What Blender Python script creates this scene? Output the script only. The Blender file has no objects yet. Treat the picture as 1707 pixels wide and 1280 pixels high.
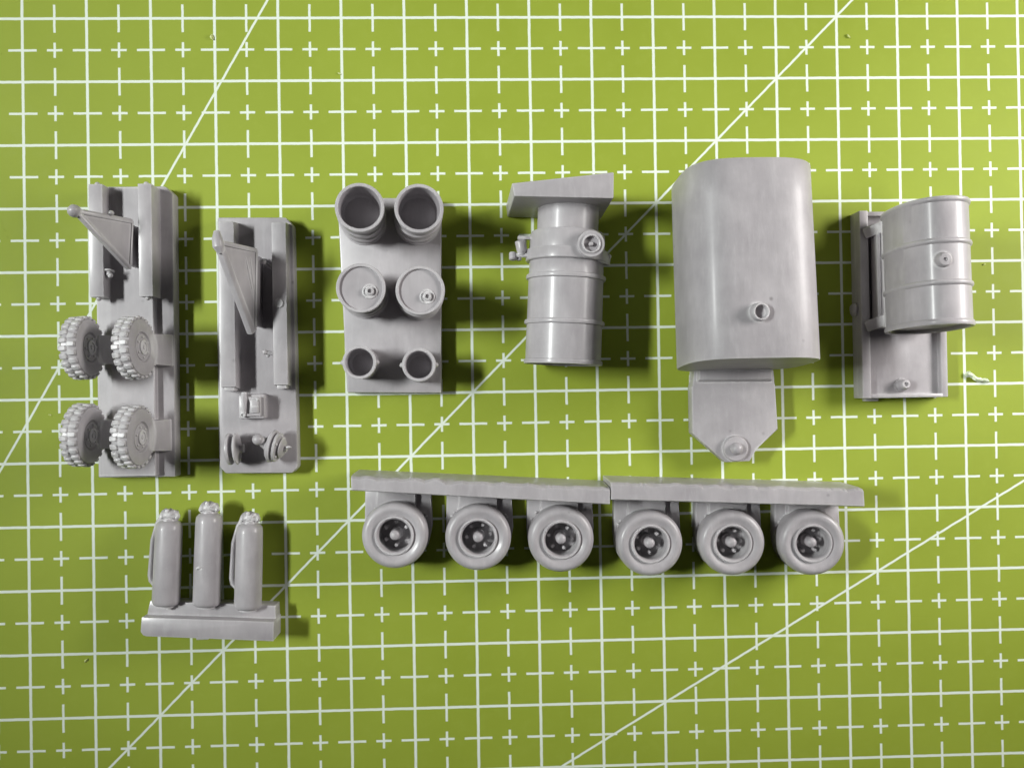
import bpy, bmesh, math, random
from mathutils import Vector, Matrix, noise

random.seed(7)
S = 0.001                      # every length below is written in millimetres
scene = bpy.context.scene
C = scene.collection

# ---------------------------------------------------------------- camera
cam_d = bpy.data.cameras.new('camera'); cam = bpy.data.objects.new('camera', cam_d); C.objects.link(cam)
cam_d.sensor_fit = 'HORIZONTAL'; cam_d.sensor_width = 36.0; cam_d.lens = 1500 / 1707 * 36.0
cam_d.clip_start = 0.005; cam_d.clip_end = 20
R3 = Matrix(((0.9993, 0.01659, -0.03366), (-0.01686, 0.99983, -0.00768), (0.03353, 0.00824, 0.9994)))
cam.matrix_world = Matrix.Translation(Vector((-8.558, 0.123, 143.86)) * S) @ R3.to_4x4()
scene.camera = cam

# ---------------------------------------------------------------- world and lamps
w = bpy.data.worlds.new('World'); scene.world = w; w.use_nodes = True
w.node_tree.nodes['Background'].inputs[0].default_value = (0.92, 0.96, 1.0, 1)
w.node_tree.nodes['Background'].inputs[1].default_value = 0.016

def area_lamp(name, loc, target, sx, sy, power, col, spread=180):
    d = bpy.data.lights.new(name, 'AREA'); d.shape = 'RECTANGLE'; d.size = sx * S; d.size_y = sy * S
    d.energy = power; d.color = col; d.spread = math.radians(spread)
    o = bpy.data.objects.new(name, d); C.objects.link(o)
    o.location = Vector(loc) * S
    z = (Vector(loc) - Vector(target)).normalized(); x = Vector((0, 1, 0)).cross(z).normalized(); y = z.cross(x)
    o.rotation_euler = Matrix((x, y, z)).transposed().to_euler()
    return o
area_lamp('led_strip_lamp', (-430, 95, 435), (-25, 38, 0), 40, 190, 0.140, (0.96, 1.0, 0.97), 29)
area_lamp('desk_lamp', (190, 55, 98), (45, 8, 0), 55, 90, 0.180, (1.0, 0.97, 0.935), 112)

vs = scene.view_settings
vs.view_transform = 'Standard'; vs.look = 'None'; vs.exposure = 0; vs.gamma = 1; vs.use_curve_mapping = False

# ---------------------------------------------------------------- materials
def new_mat(name):
    m = bpy.data.materials.new(name); m.use_nodes = True
    nt = m.node_tree; return m, nt, nt.nodes['Principled BSDF']

class NT:
    """small helper for shader maths"""
    def __init__(s, nt): s.nt = nt
    def val(s, sock, v):
        if isinstance(v, (int, float)): sock.default_value = v
        else: s.nt.links.new(v, sock)
    def m(s, op, a, b=0.0, c=0.0):
        n = s.nt.nodes.new('ShaderNodeMath'); n.operation = op
        s.val(n.inputs[0], a); s.val(n.inputs[1], b); s.val(n.inputs[2], c); return n.outputs[0]
    def pos_mm(s):
        g = s.nt.nodes.new('ShaderNodeNewGeometry'); v = s.nt.nodes.new('ShaderNodeVectorMath'); v.operation = 'SCALE'
        s.nt.links.new(g.outputs['Position'], v.inputs[0]); v.inputs['Scale'].default_value = 1000; return v.outputs[0]
    def noise(s, vec, scale, detail=3, rough=0.5):
        n = s.nt.nodes.new('ShaderNodeTexNoise'); s.nt.links.new(vec, n.inputs['Vector'])
        n.inputs['Scale'].default_value = scale; n.inputs['Detail'].default_value = detail; n.inputs['Roughness'].default_value = rough
        return n.outputs['Fac']
    def ramp(s, fac, lo, hi, a=0.0, b=1.0):
        n = s.nt.nodes.new('ShaderNodeMapRange'); s.val(n.inputs[0], fac)
        n.inputs[1].default_value = lo; n.inputs[2].default_value = hi; n.inputs[3].default_value = a; n.inputs[4].default_value = b
        return n.outputs[0]
    def mix(s, fac, a, b):
        n = s.nt.nodes.new('ShaderNodeMix'); n.data_type = 'RGBA'
        s.val(n.inputs[0], fac)
        for i, v in ((6, a), (7, b)):
            if isinstance(v, tuple): n.inputs[i].default_value = (*v, 1)
            else: s.nt.links.new(v, n.inputs[i])
        return n.outputs[2]
    def bump(s, h, strength, dist, normal=None):
        n = s.nt.nodes.new('ShaderNodeBump'); n.inputs['Strength'].default_value = strength; n.inputs['Distance'].default_value = dist * S
        s.nt.links.new(h, n.inputs['Height'])
        if normal is not None: s.nt.links.new(normal, n.inputs['Normal'])
        return n.outputs[0]

def make_resin(name='grey_casting_resin', coat=0.28, streak=0.35):
    m, nt, b = new_mat(name); k = NT(nt); p = k.pos_mm()
    big = k.noise(p, 0.18, 4, 0.55); fine = k.noise(p, 5.5, 2); mp = nt.nodes.new('ShaderNodeMapping'); nt.links.new(p, mp.inputs[0]); mp.inputs['Scale'].default_value = (1, 0.22, 1)
    mid = k.noise(mp.outputs[0], 1.0, 5, 0.65)
    col = k.mix(k.ramp(big, 0.3, 0.7), (0.350, 0.328, 0.346), (0.445, 0.421, 0.438))
    col = k.mix(k.ramp(mid, 0.52, 0.78, 0, 0.36), col, (0.56, 0.54, 0.557))
    col = k.mix(k.ramp(mid, 0.46, 0.26, 0, 0.2), col, (0.25, 0.235, 0.245))
    v = nt.nodes.new('ShaderNodeTexVoronoi'); nt.links.new(p, v.inputs['Vector']); v.inputs['Scale'].default_value = 0.22
    pit = k.ramp(v.outputs['Distance'], 0.03, 0.085, 1, 0)
    sep = nt.nodes.new('ShaderNodeSeparateColor'); nt.links.new(v.outputs['Color'], sep.inputs[0])
    pit = k.m('MULTIPLY', pit, k.ramp(sep.outputs[0], 0.55, 0.56))
    pit = k.m('MULTIPLY', pit, k.ramp(sep.outputs[1], 0, 1, 0.2, 0.75))
    col = k.mix(pit, col, (0.12, 0.11, 0.11))
    ao = nt.nodes.new('ShaderNodeAmbientOcclusion'); ao.inside = True; ao.samples = 6; ao.inputs['Distance'].default_value = 0.36 * S
    rub_glint = k.ramp(ao.outputs['AO'], 0.4, 0.93, 0.62, 0.0)      # edges pale from rubbing and thin flash, plus edge highlights painted into the colour
    rub_glint = k.m('MULTIPLY', rub_glint, k.ramp(mid, 0.3, 0.6, 0.55, 1.0))
    col = k.mix(rub_glint, col, (0.74, 0.73, 0.735))
    nt.links.new(col, b.inputs['Base Color'])
    nt.links.new(k.ramp(mid, 0.2, 0.8, 0.40, 0.54), b.inputs['Roughness'])
    b.inputs['Coat Weight'].default_value = coat; b.inputs['Coat Roughness'].default_value = 0.2
    b.inputs['Specular IOR Level'].default_value = 0.5
    n1 = k.bump(mid, streak, 0.05); n2 = k.bump(fine, 0.22, 0.014, n1)
    nt.links.new(n2, b.inputs['Normal'])
    return m

def make_mat_print():
    """green self-healing mat: solid lines each 10 mm, dashed lines half way, three angle lines, all flat print"""
    m, nt, b = new_mat('green_printed_mat'); k = NT(nt); p = k.pos_mm()
    wob = nt.nodes.new('ShaderNodeTexNoise'); nt.links.new(p, wob.inputs['Vector']); wob.inputs['Scale'].default_value = 0.6
    sp = nt.nodes.new('ShaderNodeSeparateXYZ'); nt.links.new(p, sp.inputs[0])
    x = k.m('ADD', sp.outputs[0], k.m('MULTIPLY', k.m('SUBTRACT', wob.outputs['Fac'], 0.5), 0.10))
    y = k.m('ADD', sp.outputs[1], k.m('MULTIPLY', k.m('SUBTRACT', wob.outputs['Fac'], 0.5), -0.10))
    def dist(v, off):          # distance to the nearest multiple of 10 mm (+ off)
        return k.m('ABSOLUTE', k.m('SUBTRACT', k.m('FLOORED_MODULO', k.m('ADD', v, 5.0 - off), 10.0), 5.0))
    def line(d, half): return k.ramp(d, half - 0.05, half + 0.05, 1, 0)
    dx0, dy0, dx5, dy5 = dist(x, 0), dist(y, 0), dist(x, 5), dist(y, 5)
    mx = lambda a, c: k.m('MAXIMUM', a, c)
    solid = mx(line(dx0, 0.215), line(dy0, 0.205))
    dash_y = mx(line(dy5, 1.2), line(dy0, 2.2)); dash_x = mx(line(dx5, 1.2), line(dx0, 2.2))
    dashed = mx(k.m('MULTIPLY', line(dx5, 0.185), dash_y), k.m('MULTIPLY', line(dy5, 0.18), dash_x))
    def diag(px, py, deg):
        a = math.radians(deg)
        return line(k.m('ABSOLUTE', k.m('ADD', k.m('MULTIPLY', x, -math.sin(a)), k.m('ADD', k.m('MULTIPLY', y, math.cos(a)), px * math.sin(a) - py * math.cos(a)))), 0.17)
    ang = mx(diag(-75, 5, 60), mx(diag(-10, 0, 45), diag(55, -30, 30)))
    ink = mx(mx(solid, dashed), ang)
    big = k.noise(p, 0.05, 3); mid = k.noise(p, 0.5, 5, 0.6); fine = k.noise(p, 7.0, 2)
    green = k.mix(k.ramp(big, 0.3, 0.7), (0.262, 0.328, 0.032), (0.290, 0.360, 0.040))
    green = k.mix(k.ramp(mid, 0.5, 0.8, 0, 0.3), green, (0.320, 0.385, 0.060))
    # faint cutting scars
    mp = nt.nodes.new('ShaderNodeMapping'); nt.links.new(p, mp.inputs[0]); mp.inputs['Rotation'].default_value = (0, 0, 0.35); mp.inputs['Scale'].default_value = (0.12, 5.0, 1)
    scar = k.ramp(k.noise(mp.outputs[0], 0.5, 2), 0.70, 0.76, 0, 0.18)
    green = k.mix(scar, green, (0.24, 0.30, 0.03))
    worn = k.m('MULTIPLY', ink, k.ramp(mid, 0.15, 0.4, 0.86, 0.97))
    col = k.mix(worn, green, (0.74, 0.80, 0.72))
    nt.links.new(col, b.inputs['Base Color'])
    nt.links.new(k.ramp(mid, 0.2, 0.8, 0.58, 0.70), b.inputs['Roughness'])
    b.inputs['Specular IOR Level'].default_value = 0.22
    h = k.m('ADD', fine, k.m('MULTIPLY', ink, 0.4))
    nt.links.new(k.bump(h, 0.25, 0.02), b.inputs['Normal'])
    return m

def make_shaving():
    m, nt, b = new_mat('pale_green_shaving'); k = NT(nt); p = k.pos_mm()
    nt.links.new(k.mix(k.ramp(k.noise(p, 2.5, 3), 0.35, 0.65), (0.45, 0.55, 0.30), (0.72, 0.76, 0.66)), b.inputs['Base Color'])
    b.inputs['Roughness'].default_value = 0.6
    return m

def make_crumb_mat():
    m, nt, b = new_mat('yellow_green_crumb'); k = NT(nt); p = k.pos_mm()
    nt.links.new(k.mix(k.ramp(k.noise(p, 6, 2), 0.4, 0.6), (0.45, 0.52, 0.10), (0.70, 0.74, 0.40)), b.inputs['Base Color'])
    b.inputs['Roughness'].default_value = 0.6
    return m

SANDED = make_resin('grey_sanded_resin', 0.10, 0.8)
RESIN, MAT, SHAVE, CRUMB = make_resin(), make_mat_print(), make_shaving(), make_crumb_mat()

# ---------------------------------------------------------------- object helpers
ORG = {}
def finish(bm, name, sharp=38):
    bmesh.ops.recalc_face_normals(bm, faces=bm.faces[:])
    me = bpy.data.meshes.new(name); bm.to_mesh(me); bm.free()
    me.shade_smooth(); me.set_sharp_from_angle(angle=math.radians(sharp))
    return me

def thing(name, label, cat, loc, group=None):
    o = bpy.data.objects.new(name, None); C.objects.link(o); o.empty_display_size = 0.002
    o.location = Vector(loc) * S; o['label'] = label; o['category'] = cat
    if group: o['group'] = group
    ORG[o.name] = Vector(loc); return o

def part(name, bm, parent, mat=None, sharp=38, label=None, kind=None):
    """bm holds world millimetres; the part keeps its parent's origin"""
    org = ORG[parent.name]
    for v in bm.verts: v.co = (v.co - org) * S
    me = finish(bm, name, sharp); me.materials.append(mat or RESIN)
    o = bpy.data.objects.new(name, me); C.objects.link(o); o.parent = parent; ORG[o.name] = org
    if label: o['label'] = label
    if kind: o['kind'] = kind
    return o

def local_mesh(name, bm, mat=None, sharp=38):
    for v in bm.verts: v.co = v.co * S
    me = finish(bm, name, sharp); me.materials.append(mat or RESIN); return me

def place(name, me, parent, mtx=None, kind=None):
    """shared mesh, placed under parent: mtx in world mm when the parent is a thing, None = parent's own frame"""
    o = bpy.data.objects.new(name, me); C.objects.link(o); o.parent = parent
    if mtx is not None:
        t = mtx.to_translation() - ORG[parent.name]
        o.matrix_local = Matrix.Translation(t * S) @ mtx.to_3x3().to_4x4()
    if kind: o['kind'] = kind
    return o

# ---------------------------------------------------------------- shape helpers (mm)
def frame(o, d, xh=(1, 0, 0)):
    z = Vector(d).normalized(); x = Vector(xh); x = (x - z * x.dot(z)).normalized(); y = z.cross(x)
    m = Matrix((x, y, z)).transposed().to_4x4(); m.translation = Vector(o); return m

def lathe(bm, prof, m=None, seg=48, sx=1.0, sy=1.0, expo=2.0):
    m = m or Matrix.Identity(4); rings = []
    for r, h in prof:
        if r < 1e-6: rings.append([bm.verts.new(m @ Vector((0, 0, h)))]); continue
        ring = []
        for i in range(seg):
            a = 2 * math.pi * i / seg; c, s = math.cos(a), math.sin(a)
            cx = math.copysign(abs(c) ** (2 / expo), c); cy = math.copysign(abs(s) ** (2 / expo), s)
            ring.append(bm.verts.new(m @ Vector((r * sx * cx, r * sy * cy, h))))
        rings.append(ring)
    for A, B in zip(rings, rings[1:]):
        for i in range(seg):
            j = (i + 1) % seg
            if len(A) == 1 and len(B) == 1: continue
            if len(A) == 1: bm.faces.new((A[0], B[i], B[j]))
            elif len(B) == 1: bm.faces.new((A[i], A[j], B[0]))
            else: bm.faces.new((A[i], A[j], B[j], B[i]))
    return bm

def prism(bm, poly, z0, z1, bev=0.0, seg=2, top=None):
    """poly in plan (x, y); top = optional other outline for the upper face"""
    top = top or poly
    a = [bm.verts.new((x, y, z0)) for x, y in poly]; b = [bm.verts.new((x, y, z1)) for x, y in top]
    fs = [bm.faces.new(a[::-1]), bm.faces.new(b)]
    n = len(a)
    for i in range(n): fs.append(bm.faces.new((a[i], a[(i + 1) % n], b[(i + 1) % n], b[i])))
    if bev:
        es = {e for f in fs for e in f.edges}
        bmesh.ops.bevel(bm, geom=list(es), offset=bev, segments=seg, profile=0.5, affect='EDGES')
    return bm

def box(bm, x0, x1, y0, y1, z0, z1, bev=0.0, seg=2):
    return prism(bm, [(x0, y0), (x1, y0), (x1, y1), (x0, y1)], z0, z1, bev, seg)

def obox(bm, m, sx, sy, sz, bev=0.0, seg=2):
    """box centred on matrix m"""
    vs_ = [bm.verts.new(m @ Vector((x * sx / 2, y * sy / 2, z * sz / 2))) for z in (-1, 1) for x, y in ((-1, -1), (1, -1), (1, 1), (-1, 1))]
    f = [(3, 2, 1, 0), (4, 5, 6, 7), (0, 1, 5, 4), (1, 2, 6, 5), (2, 3, 7, 6), (3, 0, 4, 7)]
    fs = [bm.faces.new([vs_[i] for i in q]) for q in f]
    if bev: bmesh.ops.bevel(bm, geom=list({e for q in fs for e in q.edges}), offset=bev, segments=seg, profile=0.5, affect='EDGES')
    return bm

def bar(bm, a, b, wd, ht, up=(0, 0, 1), bev=0.12):
    a, b = Vector(a), Vector(b); d = b - a
    m = frame((a + b) / 2, d, Vector(up)); return obox(bm, m, ht, wd, d.length, bev)

def tube(bm, pts, r, seg=10, taper=None):
    pts = [Vector(p) for p in pts]; rings = []
    for i, p in enumerate(pts):
        d = (pts[min(i + 1, len(pts) - 1)] - pts[max(i - 1, 0)]).normalized()
        m = frame(p, d, (0, 0, 1) if abs(d.z) < 0.9 else (1, 0, 0)); rr = r if taper is None else taper[i]
        rings.append([bm.verts.new(m @ Vector((rr * math.cos(2 * math.pi * k / seg), rr * math.sin(2 * math.pi * k / seg), 0))) for k in range(seg)])
    for A, B in zip(rings, rings[1:]):
        for i in range(seg): j = (i + 1) % seg; bm.faces.new((A[i], A[j], B[j], B[i]))
    bm.faces.new(rings[0][::-1]); bm.faces.new(rings[-1]); return bm

def ball(bm, c, r, sq=(1, 1, 1), seg=16, jit=0.0):
    s = bmesh.ops.create_uvsphere(bm, u_segments=seg, v_segments=max(6, seg // 2), radius=r)
    for v in s['verts']:
        v.co = Vector((v.co.x * sq[0], v.co.y * sq[1], v.co.z * sq[2]))
        if jit: v.co += Vector((noise.noise(v.co * 2.1), noise.noise(v.co * 2.3 + Vector((9, 0, 0))), noise.noise(v.co * 1.9 + Vector((0, 7, 0))))) * jit
        v.co += Vector(c)
    return bm
B = bmesh.new

# ================================================================ the setting: the cutting mat
bm = B(); box(bm, -300, 300, -225, 225, -3.0, 0.0, 0.4)
for v in bm.verts: v.co *= S
me = finish(bm, 'cutting_mat'); me.materials.append(MAT)
o = bpy.data.objects.new('cutting_mat', me); C.objects.link(o); o['kind'] = 'structure'
o['label'] = 'green cutting mat printed with a white centimetre grid and angle lines'

# ================================================================ treaded wheels casting
t = thing('chassis_casting', 'long grey resin casting block carrying four treaded tyres and a triangular drawbar', 'model part', (-62, 10.5, 0), 'unpainted resin castings laid out on the mat')
bm = B(); prism(bm, [(-68.0, -12.2), (-56.2, -12.3), (-56.0, 31.6), (-57.2, 32.8), (-67.9, 32.8)], 0, 2.7, 0.25)
base = part('casting_block', bm, t)
bm = B()
prof = [(-67.6, 2.6), (-67.6, 3.1), (-65.2, 3.9), (-58.9, 3.9), (-58.75, 3.75), (-58.7, 2.6)]
ring0 = [bm.verts.new((x, -11.9, z)) for x, z in prof]; ring1 = [bm.verts.new((x, 32.4, z)) for x, z in prof]
n = len(prof); bm.faces.new(ring0); bm.faces.new(ring1[::-1])
for i in range(n): bm.faces.new((ring0[i], ring0[(i + 1) % n], ring1[(i + 1) % n], ring1[i]))
part('raised_core', bm, t, sharp=12)
for x0, x1 in ((-67.35, -65.25), (-60.0, -57.95)):
    bm = B(); box(bm, x0, x1, 15.3, 32.35, 2.6, 6.4, 0.1); rl = part('rail', bm, t)
    xm = (x0 + x1) / 2
    for yy, s in ((32.3, 1), (15.3, -1)):
        bm = B(); ball(bm, (xm, yy + 0.12 * s, 5.6), 0.42, seg=12); part('end_pin', bm, rl)
# triangular drawbar, slanting up to the left
Ap, Bt, Bb = Vector((-66.3, 26.9, 13.2)), Vector((-61.1, 26.7, 6.0)), Vector((-61.55, 19.6, 6.0))
cen = (Ap + Bt + Bb) / 3; nrm = (Bt - Ap).cross(Bb - Ap).normalized()
if nrm.z < 0: nrm = -nrm
bm = B(); tri = [Ap, Bt, Bb]; a = [bm.verts.new(p - nrm * 0.25) for p in tri]; b = [bm.verts.new(p + nrm * 0.2) for p in tri]
bm.faces.new(a); bm.faces.new(b[::-1])
for i in range(3): bm.faces.new((a[i], a[(i + 1) % 3], b[(i + 1) % 3], b[i]))
fr = part('drawbar_plate', bm, t)
bm = B(); bar(bm, Ap, Bt, 0.75, 0.95, nrm, 0.2); part('frame_bar', bm, fr)
bm = B(); bar(bm, Ap, Bb, 0.75, 0.95, nrm, 0.2); part('frame_bar', bm, fr)
bm = B(); bar(bm, Bt + Vector((0, .1, 0)), Bb + Vector((0, -.1, 0)), 0.35, 0.75, nrm, 0.12); part('frame_bar', bm, fr)
bm = B(); bar(bm, (-61.3, 26.3, 3.6), (-61.4, 20.0, 3.6), 0.6, 5.2, (0, 0, 1), 0.15); part('casting_gate', bm, t)
bm = B(); ball(bm, Ap + Vector((-.1, 0, 0)), 0.95, (1, 1, 1.2), 16, 0.15); part('towing_eye', bm, fr)
bm = B(); ball(bm, (Ap + Bt) / 2 + Vector((0.9, 0.55, -0.3)), 0.42, seg=10); part('knob', bm, fr)
bm = B(); lathe(bm, [(0, 0), (0.75, 0), (0.75, 0.25), (0.35, 0.3), (0.35, 0.8), (0, 0.9)], frame((-64.7, 19.4, 5.6), (0, -1, 0.25)), 16); ball(bm, (-64.5, 18.6, 5.7), 0.4, seg=10)
part('pin_boss', bm, t)

def treaded_wheel():
    seg = 48
    pr = [(0, -1.25), (1.7, -1.25), (1.8, -1.1), (3.4, -1.35), (4.05, -1.15), (4.4, -0.75), (4.45, 0), (4.4, 0.75), (4.1, 1.25), (3.4, 1.5), (2.3, 1.32), (2.15, 1.05), (1.95, 1.0), (1.9, 1.2), (0.7, 1.32), (0, 1.32)]
    bm = B(); lathe(bm, pr, frame((0, 0, 0), (1, 0, 0), (0, 0, 1)), seg)
    tyre = local_mesh('wheel', bm, sharp=32)
    bm = B(); N = 23
    for k in range(N):
        for row in (-1, 1):
            a = 2 * math.pi * (k + (0.5 if row > 0 else 0)) / N + random.uniform(-.012, .012)
            rad = Vector((0, math.sin(a), math.cos(a))); tan = Vector((0, math.cos(a), -math.sin(a)))
            xax = Vector((1, 0, 0)) + rad * (-0.12 * row)
            m = frame(rad * 4.42 + Vector((row * 0.62, 0, 0)), rad, xax)
            obox(bm, m, 1.16, 0.78, 0.5, 0.15, 1)
            if row > 0: continue
            m2 = frame(rad * 4.1 + Vector((row * 1.16, 0, 0)), rad + Vector((row * 0.9, 0, 0)), tan)
            obox(bm, m2, 0.7, 0.45, 0.4, 0.12, 1)
    tread = local_mesh('tread', bm)
    bm = B(); lathe(bm, [(1.15, 1.25), (1.1, 1.5), (0.75, 1.55), (0.7, 1.4), (0.35, 1.42), (0.3, 1.55), (0, 1.58)], frame((0, 0, 0), (1, 0, 0), (0, 0, 1)), 24)
    hub = local_mesh('hub', bm)
    bm = B()
    for k in range(6):
        a = k * math.pi / 3; ball(bm, (1.3, 1.5 * math.cos(a), 1.5 * math.sin(a)), 0.2, seg=8)
    nuts = local_mesh('wheel_nuts', bm)
    return tyre, tread, hub, nuts
TW = treaded_wheel()
for i, (x, y, z) in enumerate(((-59.6, 7.4, 9.4), (-60.0, -5.7, 9.4), (-67.3, 7.5, 9.2), (-67.3, -5.3, 9.2))):
    m = Matrix.Translation((x, y, z)) @ Matrix.Rotation(math.radians((3, -2, 2, -3)[i]), 4, 'Z') @ Matrix.Rotation(math.radians((-7, -7, -4, -4)[i]), 4, 'Y') @ Matrix.Rotation(math.radians(17 * i), 4, 'X')
    wh = place('wheel', TW[0], t, m)
    place('tread', TW[1], wh, kind='stuff'); place('hub', TW[2], wh); place('wheel_nuts', TW[3], wh, kind='stuff')
    bm = B()
    if i < 2:
        prism(bm, [(x - 1.1, y - 2.6), (x + 3.4, y - 2.6), (x + 3.4, y + 2.4), (x - 1.1, y + 2.4)], 2.5, 7.6, 0.2, 2,
              [(x - 1.0, y - 2.3), (x + 1.2, y - 2.3), (x + 1.2, y + 2.2), (x - 1.0, y + 2.2)])
    else:
        prism(bm, [(x + 0.2, y - 2.4), (x + 5.2, y - 2.4), (x + 5.2, y + 2.2), (x + 0.2, y + 2.2)], 2.5, 7.4, 0.2, 2,
              [(x - 0.6, y - 2.2), (x + 1.6, y - 2.2), (x + 1.6, y + 2.0), (x - 0.6, y + 2.0)])
    part('casting_gate', bm, t)

# ================================================================ drawbar casting with hand pump
t = thing('drawbar_casting', 'narrow grey resin casting block with two long rails, motor box and hand pump', 'model part', (-43.5, 8, 0), 'unpainted resin castings laid out on the mat')
bm = B(); prism(bm, [(-49.5, -10.9), (-48.6, -11.95), (-38.3, -12.1), (-37.4, -11.2), (-37.6, 26.6), (-38.7, 27.8), (-49.3, 27.9)], 0, 2.5, 0.3)
part('casting_block', bm, t)
for x0, x1, y0, y1 in ((-48.3, -46.05, 1.1, 27.0), (-40.3, -38.15, 1.3, 26.75)):
    bm = B(); prism(bm, [(x0, y0), (x1, y0), (x1 + .03, y1), (x0, y1)], 2.3, 5.3, 0.1, 2, [(x0, y0 + .35), (x1, y0 + .35), (x1 + .03, y1 - .3), (x0, y1 - .3)]); rl = part('rail', bm, t)
    bm = B(); box(bm, x0 + .35, x1 - .35, y0 - .3, y0 + .5, 2.6, 4.7, 0.12); part('end_tab', bm, rl)
bm = B(); lathe(bm, [(0, 0.22), (0.6, 0.22), (0.72, 0.1), (0.72, -0.3)], frame((-39.3, 14.1, 5.3), (0, 0, 1)), 20); part('rivet', bm, rl)
Ap, Bt, Bb = Vector((-45.6, 21.6, 14.6)), Vector((-42.3, 21.9, 7.2)), Vector((-42.7, 9.8, 6.8))
nrm = (Bt - Ap).cross(Bb - Ap).normalized(); nrm = -nrm if nrm.z < 0 else nrm
bm = B(); tri = [Ap, Bt, Bb]; a = [bm.verts.new(p - nrm * 0.3) for p in tri]; b = [bm.verts.new(p + nrm * 0.12) for p in tri]
bm.faces.new(a); bm.faces.new(b[::-1])
for i in range(3): bm.faces.new((a[i], a[(i + 1) % 3], b[(i + 1) % 3], b[i]))
fr = part('drawbar_plate', bm, t)
bm = B(); bar(bm, Ap, Bb + Vector((-.4, -.3, 0)), 1.2, 1.1, nrm, 0.3); part('frame_bar', bm, fr)
bm = B(); bar(bm, Ap + Vector((.2, .3, 0)), Bt, 0.7, 0.7, nrm, 0.2); part('frame_bar', bm, fr)
bm = B(); bar(bm, Bt + Vector((.05, .2, 0)), Bb, 0.5, 0.6, nrm, 0.18); part('frame_bar', bm, fr)
for f0 in (0.35, 0.62):                                    # ridges moulded along the plate
    p0 = Bt.lerp(Ap, f0 * .55) + nrm * 0.12; p1 = Bb.lerp(Bt, 0.45 - f0 * .2) + nrm * 0.12 + Vector((-.2, 0, 0))
    bm = B(); tube(bm, [p0.lerp(p1, 0.15), p0.lerp(p1, 0.4), p0.lerp(p1, 0.7), p0.lerp(p1, 0.98)], .2, 8, [.08, .24, .22, .06]); part('plate_ridge', bm, fr)
bm = B(); tube(bm, [Ap + Vector((-.25, 1.9, .1)), Ap + Vector((-.15, .8, .3)), Ap + Vector((0, -.2, .3)), Ap + Vector((.2, -1.1, -.1))], .7, 12, [.45, .75, .85, .5]); part('towing_eye', bm, fr)
bm = B(); bar(bm, (-42.55, 21.4, 4.6), (-42.8, 10.6, 4.6), 0.6, 5.2, (0, 0, 1), 0.15); part('casting_gate', bm, t)
bm = B(); ball(bm, (-41.6, 20.5, 4.6), .4, seg=10); tube(bm, [(-41.6, 20.5, 4.6), (-41.0, 19.9, 4.0), (-40.1, 19.5, 3.8)], .3, 8); part('pin_boss', bm, t)
bm = B(); ball(bm, (-41.7, 6.7, 4.8), .42, seg=10); tube(bm, [(-41.7, 6.7, 4.7), (-40.9, 6.5, 4.5), (-40.0, 6.5, 4.3)], .32, 8); ball(bm, (-41.3, 6.2, 4.3), .3, seg=8); part('pin_boss', bm, t)
# motor box
bm = B(); box(bm, -45.9, -41.9, -3.5, 0.3, 2.3, 4.6, 0.35); mb = part('motor_box', bm, t)
bm = B(); box(bm, -45.5, -42.4, -3.1, -0.1, 4.4, 5.1, 0.2); part('motor_cover', bm, mb)
bm = B(); tube(bm, [(-44.9, .5, 4.9), (-44.8, -1.0, 5.4), (-44.8, -2.6, 5.4)], .35, 8, [.45, .42, .3]); part('cable_stub', bm, mb)
bm = B(); box(bm, -43.9, -42.7, -2.6, -.5, 4.8, 5.5, 0.2); part('terminal_lid', bm, mb)
bm = B(); box(bm, -43.6, -42.6, -1.7, -1.55, 5.4, 5.62, 0.04); part('lid_seam', bm, mb)
bm = B(); ball(bm, (-42.75, -.5, 5.3), .33, seg=10); part('screw_head', bm, mb)
bm = B(); lathe(bm, [(0.42, 0), (0.42, 0.5), (0.2, 0.55), (0.2, 0.1), (0, 0.1)], frame((-45.0, -2.7, 4.8), (-.2, -.3, 1)), 12); part('screw_socket', bm, mb)
# twin discs
ax = frame((-46.9, -8.0, 5.0), (1, 0.05, 0), (0, 0, 1))
bm = B(); lathe(bm, [(0, -.75), (1.9, -.7), (2.35, -.5), (2.45, -.2), (2.4, -.05), (1.3, .0), (1.3, .62), (2.35, .66), (2.42, .78), (2.35, .95), (1.2, 1.0), (.6, 1.3), (.6, 1.9), (0, 1.95)], ax, 36)
dr = part('cable_drum', bm, t)
bm = B(); box(bm, -47.2, -46.3, -9.0, -7.0, 2.3, 4.2, 0.15); part('casting_gate', bm, t)
# hand pump: lever ball, arm, disc stack
ax = frame((-40.7, -7.7, 4.9), (.96, -.2, .12), (0, 1, 0))
bm = B(); lathe(bm, [(0, -.9), (1.2, -.9), (2.0, -.55), (2.5, -.1), (2.45, .25), (2.0, .3), (2.0, .55), (2.3, .65), (2.2, 1.0), (1.5, 1.1), (1.45, 1.35), (1.6, 1.5), (1.3, 1.8), (.5, 1.9), (.45, 2.3), (0, 2.4)], ax, 32)
hp = part('hand_pump', bm, t)
bm = B(); tube(bm, [(-42.3, -6.6, 6.7), (-41.8, -7.0, 6.2), (-41.0, -7.5, 5.4)], .6, 10, [.6, .8, 1.1]); part('lever_arm', bm, hp)
bm = B(); ball(bm, (-42.4, -6.55, 7.0), .85, seg=16); part('lever_knob', bm, hp)
for a_ in range(5):
    ang = a_ * 1.25; bm = B(); ball(bm, ax @ Vector((1.75 * math.cos(ang), 1.75 * math.sin(ang), 1.05)), .26, seg=8); part('flange_bolt', bm, hp)
bm = B(); ball(bm, (-38.2, -7.9, 5.5), .35, (1.6, .8, .8), 10, .1); part('outlet_nib', bm, hp)
bm = B(); box(bm, -41.6, -39.2, -9.0, -6.4, 2.3, 4.2, 0.2); part('casting_gate', bm, t)

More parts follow.
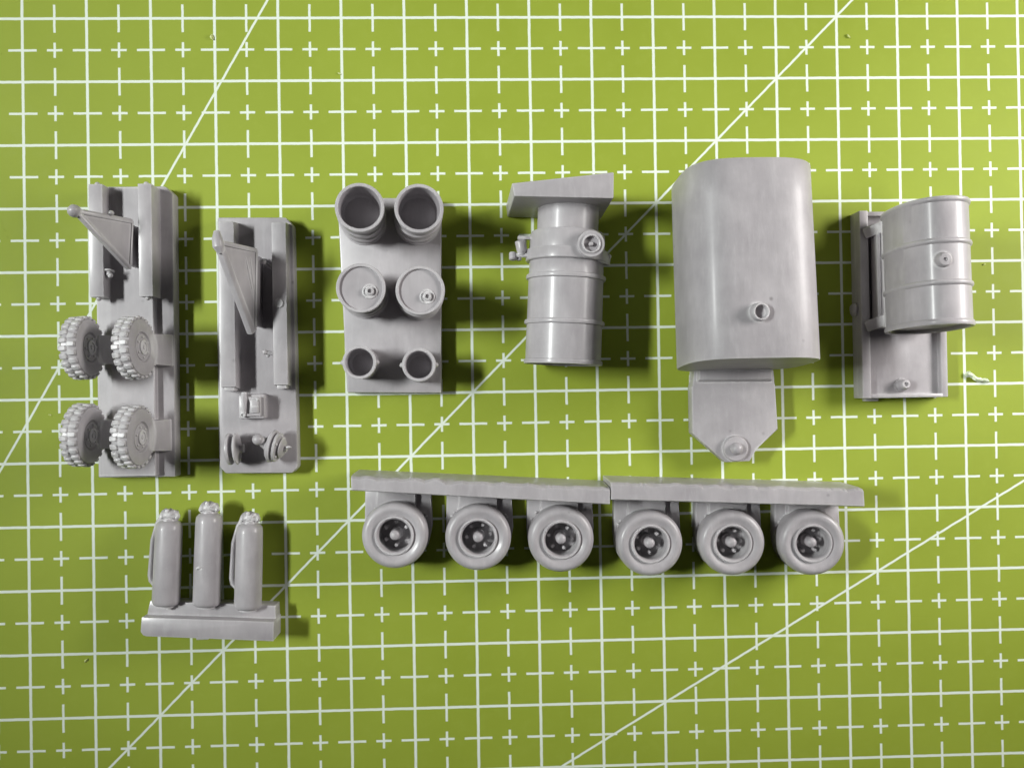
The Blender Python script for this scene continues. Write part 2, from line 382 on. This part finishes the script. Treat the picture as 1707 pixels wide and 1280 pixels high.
# ================================================================ barrels casting
t = thing('barrel_casting', 'grey resin plate with two open barrels, two capped barrels and two small cans', 'model part', (-22.3, 15, 0), 'unpainted resin castings laid out on the mat')
bm = B(); prism(bm, [(-29.6, .3), (-14.9, 0.0), (-14.45, 30.0), (-15.0, 30.6), (-30.1, 30.75), (-30.65, 30.2)], 0, 2.5, 0.22); part('casting_block', bm, t)
bm = B(); lathe(bm, [(3.35, 0), (3.55, .1), (3.55, .5), (3.35, .6), (3.35, 3.5), (3.6, 3.75), (3.6, 3.95), (3.35, 4.2), (3.35, 7.3), (3.6, 7.55), (3.6, 7.75), (3.35, 8.0), (3.35, 11.0), (3.52, 11.1), (3.55, 11.4), (3.45, 11.5), (3.12, 11.5), (3.02, 11.35), (2.92, 6.6), (2.6, 6.1), (0, 5.9)], None, 56)
open_b = local_mesh('barrel', bm, sharp=30)
bm = B(); lathe(bm, [(3.35, 0), (3.55, .1), (3.55, .5), (3.35, .6), (3.35, 3.5), (3.6, 3.75), (3.6, 3.95), (3.35, 4.2), (3.35, 7.3), (3.6, 7.55), (3.6, 7.75), (3.35, 8.0), (3.35, 11.0), (3.52, 11.1), (3.55, 11.4), (3.45, 11.5), (3.15, 11.5), (3.08, 11.4), (3.05, 11.12), (0, 11.15)], None, 56)
shut_b = local_mesh('barrel', bm, sharp=30)
bm = B(); lathe(bm, [(1.08, 11.05), (1.08, 11.25), (.98, 11.32), (.85, 11.3), (.8, 11.2), (.6, 11.2), (.58, 11.75), (.5, 11.8), (.3, 11.8), (.27, 11.4), (0, 11.4)], Matrix.Translation((1.25, -.45, 0)), 20); bung = local_mesh('bung', bm)
for k, (x0, y0, x1, y1) in enumerate(((-26.6, 26.85, -25.68, 26.88), (-18.2, 26.75, -17.17, 26.66), (-26.5, 15.3, -25.69, 15.27), (-18.0, 15.0, -17.18, 14.82))):
    m = frame((x0, y0, 2.4), (x1 - x0, y1 - y0, 11.5)) @ Matrix.Rotation(math.radians((0, 40, 0, -22)[k]), 4, 'Z')
    o = place('barrel', open_b if k < 2 else shut_b, t, m)
    if k > 1: place('bung', bung, o)
bm = B(); lathe(bm, [(2.35, 0), (2.4, .3), (2.4, 5.2), (2.55, 5.3), (2.55, 5.5), (2.45, 5.6), (2.15, 5.6), (2.05, 5.45), (1.95, 1.8), (1.6, 1.4), (0, 1.3)], None, 40); can = local_mesh('can', bm, sharp=30)
for k, (x0, y0, x1, y1) in enumerate(((-26.9, 4.75, -26.88, 4.8), (-18.2, 4.1, -17.95, 4.3))):
    m = frame((x0, y0, 2.4), (x1 - x0, y1 - y0, 5.6)); o = place('can', can, t, m); ORG[o.name] = Vector((0, 0, 0))
    for sx in (-1, 1):
        bm = B(); ball(bm, (sx * 2.55, 0, 4.9), .42, (.9, 1, 1), 10, .1); place('handle_lug', local_mesh('handle_lug', bm), o)

# ================================================================ pump drum casting (lies on its side)
t = thing('pump_drum', 'grey resin ribbed drum lying on its side with collar, hand valve and tapered end block', 'model part', (4.5, 16, 0), 'unpainted resin castings laid out on the mat')
bm = B(); prism(bm, [(-4.0, 27.9), (11.0, 27.4), (11.2, 31.3), (-4.2, 29.9)], 0, 14, 0.2, 2, [(-3.4, 28.25), (11.04, 27.8), (11.15, 31.63), (-3.74, 30.15)]); part('end_block', bm, t)
ax = frame((5.22, 28.4, 6.2), (-1.28, -24.45, 0.0), (1, 0, 0))      # h runs from the end block to the open end
def H(y): return (28.4 - y)
hh = lambda y: H(y) * 1.00137
bm = B(); lathe(bm, [(5.2, hh(20.3)), (5.65, hh(19.9)), (5.72, hh(17.6)), (6.04, hh(17.5)), (6.14, hh(17.2)), (6.04, hh(16.9)), (5.74, hh(16.8)), (5.76, hh(10.75)), (6.08, hh(10.65)), (6.18, hh(10.35)), (6.08, hh(10.05)), (5.78, hh(9.95)), (5.8, hh(4.75)), (6.0, hh(4.65)), (6.05, hh(4.3)), (6.0, hh(4.05)), (5.7, hh(4.0)), (5.6, hh(4.4)), (0, hh(4.5))], ax, 72, 1, 1)
dr = part('drum', bm, t, sharp=50)
bm = B(); lathe(bm, [(4.68, -1.0), (4.68, hh(24.2)), (5.2, hh(23.6)), (5.2, hh(20.0))], ax, 64); part('neck', bm, t)
bm = B(); lathe(bm, [(4.9, hh(24.25)), (5.5, hh(24.1)), (5.75, hh(23.6)), (5.8, hh(21.4)), (6.2, hh(21.3)), (6.3, hh(21.1)), (6.28, hh(19.75)), (6.15, hh(19.6)), (5.5, hh(19.6))], ax, 64); cl = part('collar', bm, t, sharp=30)
vx = frame((7.75, 21.45, 12.0), (.05, -.03, 1), (1, 0, 0))
bm = B(); lathe(bm, [(0, -1.6), (1.5, -1.6), (1.7, -.2), (1.98, .1), (2.02, .8), (1.88, 1.0), (1.42, .95), (1.36, 1.22), (1.22, 1.25), (1.14, 1.2), (1.08, .45), (.36, .4), (.32, .95), (.2, 1.1), (0, 1.12)], vx, 40); part('hand_valve', bm, t)
bm = B(); tube(bm, [(7.7, 21.3, 7.0), (7.75, 21.45, 11.2)], 1.3, 14); part('valve_stem', bm, t)
bm = B(); bar(bm, (9.2, 20.0, 9.6), (11.1, 19.7, 7.2), 1.5, .8, (0, 0, 1), .15); lg = part('clamp_lug', bm, t)
bm = B(); ball(bm, (11.1, 20.3, 7.6), .42, seg=10); part('clamp_bolt', bm, lg)
bm = B(); bar(bm, (-.4, 23.3, 7.0), (-2.7, 23.4, 7.2), .5, .8, (0, 0, 1), .1); lg = part('clamp_lug', bm, t)
bm = B(); bar(bm, (-.6, 20.7, 7.0), (-3.4, 20.7, 7.2), .6, .8, (0, 0, 1), .1); part('clamp_bar', bm, lg)
bm = B(); tube(bm, [(-1.7, 23.2, 7.0), (-2.3, 22.5, 7.2), (-2.1, 21.5, 7.2), (-2.3, 20.7, 7.2)], .6, 10, [.4, .9, .85, .5]); part('toggle', bm, lg)
bm = B(); lathe(bm, [(0, 0), (.55, 0), (.6, .3), (.6, 1.0), (.4, 1.15), (0, 1.1)], frame((-3.5, 21.1, 7.2), (0, -1, .2)), 12); part('clamp_bolt', bm, lg)
bm = B(); lathe(bm, [(0, 0), (.4, 0), (.45, .5), (0, .6)], frame((-2.6, 20.5, 6.9), (0, -1, 0)), 10); part('clamp_nut', bm, lg)

# ================================================================ large oval tank
t = thing('oval_tank', 'largest grey resin part, a smooth oval tank with filler neck and pointed hitch plate', 'model part', (30.6, 12, 0), 'unpainted resin castings laid out on the mat')
ax = frame((30.45, 31.5, 10.2), (0.02, -28.6, 2.0), (1, 0, 0))
L = 28.2
bm = B()
lathe(bm, [(0, 0.0), (9.4, 0.0), (9.8, 0.08), (9.95, 0.3), (9.98, 5), (10.02, 14), (10.06, L - .2), (10.0, L), (9.7, L + .02), (0, L)], ax, 160, 0.942, 0.985, 3.3)
tank = part('tank', bm, t, SANDED, sharp=40)
nx = frame((29.55, 10.35, 21.4), (.14, .0, 1), (1, 0, 0))
bm = B(); lathe(bm, [(1.45, -.3), (1.28, .1), (1.22, 1.15), (1.12, 1.28), (1.0, 1.28), (.92, 1.15), (.9, -.2), (0, -.25)], nx, 28); part('filler_neck', bm, tank)
bm = B(); prism(bm, [(24.7, 3.6), (24.7, 1.2), (24.3, .3), (24.3, -7.0), (29.4, -11.6), (33.3, -11.5), (34.2, -9.6), (37.8, -6.6), (37.5, .4), (37.2, 1.4), (37.2, 3.6)], 1.2, 4.0, 0.15); pl = part('hitch_plate', bm, t)
bm = B(); prism(bm, [(25.2, 5), (25.0, .9), (37.0, .8), (36.9, 5)], 3.8, 4.9, 0.1, 2, [(25.4, 5), (25.3, 1.4), (36.7, 1.3), (36.7, 5)]); part('plate_step', bm, pl)
bm = B(); lathe(bm, [(2.0, -.3), (2.0, .55), (1.85, .75), (1.4, .8), (1.0, .85), (.92, 1.2), (.75, 1.55), (.45, 1.8), (0, 1.88)], frame((30.9, -9.45, 4.0), (.03, 0, 1)), 36); part('hitch_pin', bm, pl)
bm = B(); box(bm, 26.5, 35.5, -5, 28, 0.0, 1.4, .2); box(bm, 27, 35, 3, 30, 1.2, 3.0, .2); part('casting_gate', bm, t)

# ================================================================ ribbed oval drum on a tray
t = thing('drum_tray', 'grey resin ribbed oval drum moulded onto an open shallow tray', 'model part', (58.6, 12.5, 0), 'unpainted resin castings laid out on the mat')
bm = B(); box(bm, 51.9, 65.4, -1.7, 27.4, 0, 2.1, .1); tr = part('tray_floor', bm, t)
for q in ((51.6, 53.0, -2.0, 27.7), (64.5, 65.6, -2.0, 27.6)):
    bm = B(); box(bm, *q, 0, 3.6 if q[0] < 60 else 3.1, .15); part('tray_wall', bm, t)
for q in ((52.8, 64.7, -2.0, -1.4), (52.8, 64.7, 26.9, 27.6)):
    bm = B(); box(bm, *q, 0, 3.2, .15); part('tray_wall', bm, t)
bm = B(); box(bm, 53.0, 55.2, -2.5, -1.8, 0, 1.2, .12); part('flash_tab', bm, t)
bm = B(); lathe(bm, [(1.1, 0), (1.05, .7), (.85, .9), (.8, 1.6), (.6, 1.9), (.35, 1.9), (.3, 1.6), (0, 1.6)], frame((58.5, -.05, 2.0), (0, .1, 1)), 20); part('locating_pin', bm, t)
bm = B(); ball(bm, (51.3, 12.2, 1.6), .95, (.6, 1.2, 1.2), 12, .15); part('flash_bead', bm, t)
bm = B(); prism(bm, [(54.3, 9.0), (63.5, 9.0), (63.5, 25.6), (54.3, 25.6)], 1.7, 7.5, .2); part('pedestal', bm, t)
for yy in (24.3, 9.6):
    bm = B(); bar(bm, (52.3, yy - .3, 3.7), (55.4, yy + .9, 5.6), 1.7, 1.2, (0, 0, 1), .2); part('bracket', bm, t)
bm = B(); box(bm, 53.6, 54.2, 9.3, 25.2, 3.0, 5.2, .1); part('seam_flange', bm, t)
ax = frame((58.15, 26.4, 11.2), (0.02, -18.6, .65), (1, 0, 0)); L = 18.2
def hoop(h): return [(5.45, h - .42), (5.66, h - .25), (5.72, h), (5.66, h + .25), (5.45, h + .42)]
bm = B()
lathe(bm, [(0, .5), (5.0, .45), (5.2, 0.05), (5.6, 0), (5.7, .25), (5.62, .6), (5.45, .75)] + hoop(6.3) + hoop(12.2) + [(5.45, L - .85), (5.62, L - .75), (5.72, L - .3), (5.6, L), (5.15, L - .05), (5.0, L - .6), (0, L - .6)], ax, 96, .93, 1.42, 2.25)
dm = part('drum', bm, t, sharp=50)
bx = frame((56.9, 17.6, 18.75), (-.12, -.03, 1), (1, 0, 0))
bm = B(); lathe(bm, [(1.25, -.3), (1.15, .3), (1.0, .9), (.8, 1.15), (.3, 1.2), (.22, .95), (0, .95)], bx, 20); part('bung', bm, dm)

# ================================================================ road wheel strips
def road_wheel():
    bm = B(); lathe(bm, [(2.75, .7), (4.3, .7), (4.75, 1.2), (4.98, 3.0), (5.04, 4.6), (4.98, 5.1), (4.78, 5.5), (4.45, 5.75), (4.1, 5.82), (3.75, 5.72), (3.4, 5.55), (3.05, 5.4), (2.75, 5.2), (2.75, .7)], None, 72); ty = local_mesh('wheel', bm, sharp=50)
    bm = B(); lathe(bm, [(2.98, 5.1), (2.97, 5.72), (2.9, 5.82), (2.72, 5.82), (2.58, 5.65), (2.46, 5.45), (2.5, 5.0), (2.58, 1.5), (0, 1.4)], None, 56); rim = local_mesh('rim', bm)
    bm = B(); lathe(bm, [(1.05, 1.3), (1.0, 2.6), (.8, 2.8), (.78, 4.9), (.66, 5.2), (.38, 5.38), (0, 5.42)], None, 28); hub = local_mesh('hub', bm)
    bm = B(); lathe(bm, [(.3, 1.3), (.3, 3.3), (.2, 3.45), (0, 3.48)], None, 10); nut = local_mesh('wheel_nut', bm)
    return ty, rim, hub, nut
RW = road_wheel()
def strip(t, bar_pts, wheels, zb, seed):
    """bar_pts: back-left, front-left, front-right, back-right of the top face"""
    rnd = random.Random(seed)
    (xl, ybl), (xf, yfl), (xr, yfr), (xq, ybr) = bar_pts
    bm = B(); N = 110; rows = []
    for i in range(N + 1):
        u = i / N; xa = xl + (xq - xl) * u; xb = xf + (xr - xf) * u; yb = ybl + (ybr - ybl) * u; yf = yfl + (yfr - yfl) * u
        e = min(1, min(u, 1 - u) * 40); rag = (noise.noise((u * 14, seed, 0)) * .5 + noise.noise((u * 23, seed, 3)) * .3 + noise.noise((u * 130, seed, 5)) * .22) * e
        hi = zb + noise.noise((u * 9, seed, 8)) * .18 + noise.noise((u * 60, seed, 8)) * .05
        rows.append([bm.verts.new(c) for c in ((xb, yf + .1, 0), (xb, yf - .0, hi - .2), (xb, yf + .15, hi), (xa, yb - .35 + rag, hi), (xa, yb + .0 + rag * .8, hi - .45), (xa, yb + .15, hi - 1.8), (xa, yb + .25, 0))])
    for A, D in zip(rows, rows[1:]):
        for i in range(7): bm.faces.new((A[i], A[(i + 1) % 7], D[(i + 1) % 7], D[i]))
    bm.faces.new(rows[0]); bm.faces.new(rows[-1][::-1])
    part('casting_bar', bm, t, sharp=28)
    for k, (x, y, tx, ty_) in enumerate(wheels):
        yb = yfl + (yfr - yfl) * ((x - xf) / (xr - xf)) + .4
        pts = [(x + 5.25, yb), (x - 4.95, yb), (x - 5.1, y + 1)]
        pts += [(x + .05 + 5.1 * math.cos(a), y - .1 + 5.1 * math.sin(a)) for a in [math.pi + .1 + j * (math.pi - .2) / 10 for j in range(11)]] + [(x + 5.45, y + 1)]
        bm = B(); prism(bm, pts[::-1], 0, 2.2, .12); wb = part('wheel_web', bm, t)
        bm = B(); prism(bm, [(x - 3.0 + tx * 6, y + 3.9), (x + 2.9, y + 3.9), (x + 3.0, yb), (x - 2.8 + tx * 6, yb)], 2.0, 3.2, .15); part('web_rib', bm, wb)
        bm = B()
        for j in range(9):
            a = rnd.uniform(.15, .85) * math.pi; ball(bm, (x + 5.1 * math.cos(a), y + 5.1 * math.sin(a), 2.3), rnd.uniform(.12, .28), (1, 1, .8), 8, .12)
        part('flash_beads', bm, wb, kind='stuff')
        m = Matrix.Translation((x - (x + 8.56) * .0075, y - y * .0075, 1.2)) @ Matrix.Rotation(tx, 4, 'Y') @ Matrix.Rotation(ty_, 4, 'X')
        wh = place('wheel', RW[0], t, m); place('rim', RW[1], wh); place('hub', RW[2], wh)
        a0 = rnd.uniform(0, 1)
        for j in range(6):
            o = place('wheel_nut', RW[3], wh); a = a0 + j * math.pi / 3; o.location = Vector((1.8 * math.cos(a), 1.8 * math.sin(a), 0)) * S
t = thing('wheel_strip', 'grey resin strip of three smooth wheels, bar overlapping the neighbouring bar end', 'model part', (-9, -18, 0), 'unpainted resin castings laid out on the mat')
strip(t, [(-28.25, -12.2), (-28.2, -14.3), (10.4, -17.2), (10.45, -14.7)], [(-22.1, -21.65, -.03, 0), (-9.4, -22.27, -.02, 0), (3.28, -22.68, .0, .03)], 9.0, 3)
t = thing('wheel_strip', 'grey resin strip of three smooth wheels set below the oval tank hitch plate', 'model part', (30, -19, 0), 'unpainted resin castings laid out on the mat')
strip(t, [(10.62, -13.9), (10.6, -16.5), (49.2, -18.35), (49.1, -15.7)], [(17.05, -23.68, .0, .02), (29.99, -23.88, -.03, .02), (42.64, -24.11, -.05, .03)], 9.0, 11)

# ================================================================ gas bottles on a sprue
t = thing('bottle_sprue', 'grey resin sprue with three gas bottles attached side by side to a stepped bar', 'model part', (-50.7, -30, 0), 'unpainted resin castings laid out on the mat')
bm = B(); prism(bm, [(-60.8, -34.0), (-41.0, -35.1), (-41.1, -32.5), (-60.25, -31.3)], 0, 3.0, .07); part('sprue_ledge', bm, t)
bm = B(); prism(bm, [(-60.6, -36.05), (-60.1, -36.2), (-41.0, -37.45), (-40.9, -34.5), (-60.8, -33.3), (-61.0, -35.5)], 0, 5.0, .09); part('sprue_bar', bm, t)
bm = B(); ball(bm, (-57.2, -32.5, 3.6), .25, (1.4, .8, .6), 8, .1); part('flash_bead', bm, t)
bm = B(); box(bm, -52.9, -51.0, -37.15, -36.6, 3.2, 4.3, .15); part('flash_tab', bm, t)
for k, (x0, y0, x1, y1) in enumerate(((-57.75, -31.7, -57.05, -18.9), (-51.55, -32.0, -50.95, -17.9), (-45.25, -32.6, -44.75, -19.6))):
    d = Vector((x1 - x0, y1 - y0, 0)); Ln = d.length; ax = frame((x0, y0, 3.2), d, (1, 0, 0))
    bm = B(); lathe(bm, [(0, -.15), (1.7, -.15), (1.98, .1), (2.07, .5), (2.06, Ln * .5), (2.0, Ln - 1.4), (1.9, Ln - .6), (1.5, Ln - .15), (1.25, Ln), (1.2, Ln + .25), (0, Ln + .25)], ax, 40)
    bt = part('bottle', bm, t, sharp=45)
    bm = B(); top = ax @ Vector((0, 0, Ln + .9))
    ball(bm, top, 1.05, (1.45, .85, .9), 18, .22); tube(bm, [ax @ Vector((0, 0, Ln)), ax @ Vector((0, 0, Ln + 1.0))], .8, 12)
    for sx in (-1, 1):
        ball(bm, top + Vector((1.15 * sx, -.3, .1)), .5, (.9, 1.1, .9), 12, .12)
    vh = part('valve_head', bm, bt)
    bm = B(); bar(bm, top + Vector((-.2, -.6, .6)), top + Vector((-.1, .9, .7)), .5, .45, (0, 0, 1), .12); part('valve_key', bm, bt)
    if k != 1:
        pts = [(-1.1, 0, Ln + .6), (-1.75, 0, Ln - .5), (-2.15, .1, Ln - 1.9), (-2.5, .3, Ln - 3.2), (-2.6, .3, Ln - 6), (-2.66, .3, Ln - 8.6), (-2.45, .2, Ln - 9.4), (-1.9, 0, Ln - 10.0)]
        bm = B(); tube(bm, [ax @ Vector(p) for p in pts], .33, 10, [.4, .35, .33, .36, .36, .4, .4, .3]); part('hose', bm, bt)
    else:
        bm = B(); ball(bm, ax @ Vector((-.7, -2.0, Ln * .42)), .34, (1.6, 1, .4), 10, .2); part('flash_bead', bm, bt)
    bm = B(); lathe(bm, [(0, -.5), (1.3, -.5), (1.3, .3), (0, .3)], ax, 16); part('casting_gate', bm, t)

# ================================================================ shavings and crumbs on the mat
bm = B(); pts = []
for i in range(12):
    u = i / 11; c = Vector((70.0 + 3.7 * u, 1.55 - 1.35 * u + .18 * math.sin(u * 9), .32 + .12 * math.sin(u * 7)))
    wd = (.5 - .22 * u) * (1 + .25 * math.sin(i * 2.1)); ang = .5 * math.sin(i * 1.3)
    n_ = Vector((.25, math.cos(ang), math.sin(ang)))
    pts.append([bm.verts.new(c + n_ * wd + Vector((0, 0, .1))), bm.verts.new(c + Vector((0, 0, .28))), bm.verts.new(c - n_ * wd), bm.verts.new(c + Vector((0, 0, -.3)))])
for A, D in zip(pts, pts[1:]):
    for i in range(4): bm.faces.new((A[i], A[(i + 1) % 4], D[(i + 1) % 4], D[i]))
bm.faces.new(pts[0]); bm.faces.new(pts[-1][::-1])
org = Vector((71.9, .9, 0))
for v in bm.verts: v.co = (v.co - org) * S
me = finish(bm, 'mat_shaving', 25); me.materials.append(SHAVE)
o = bpy.data.objects.new('mat_shaving', me); C.objects.link(o); o.location = org * S
o['label'] = 'pale curled shaving lying on the mat beside the drum tray'; o['category'] = 'shaving'
for (x, y, r, lab) in ((-50.35, 56.95, .4, 'tiny pale crumb touching a solid line beside the steep angle line'), (-30.4, 51.1, .22, 'tiny yellowish crumb on the open mat above the barrels'),
                       (51.9, 56.75, .32, 'tiny yellow crumb near the long diagonal line in a corner cell'), (-71.3, -41.0, .3, 'tiny dark-edged crumb on the mat beside the bottle sprue'),
                       (-76.4, -2.4, .22, 'tiny bright sliver on the mat beside the lower treaded tyre'), (73.6, 19.4, .2, 'tiny pale crumb on the mat beside the ribbed drum')):
    bm = B(); ball(bm, (0, 0, r * .45), r, (1.1, .8, .55), 10, r * .5)
    for v in bm.verts: v.co *= S
    me = finish(bm, 'mat_crumb', 30); me.materials.append(CRUMB)
    o = bpy.data.objects.new('mat_crumb', me); C.objects.link(o); o.location = Vector((x, y, 0)) * S; o.rotation_euler.z = random.uniform(0, 3)
    o['label'] = lab; o['category'] = 'crumb'; o['group'] = 'crumbs scattered on the mat'
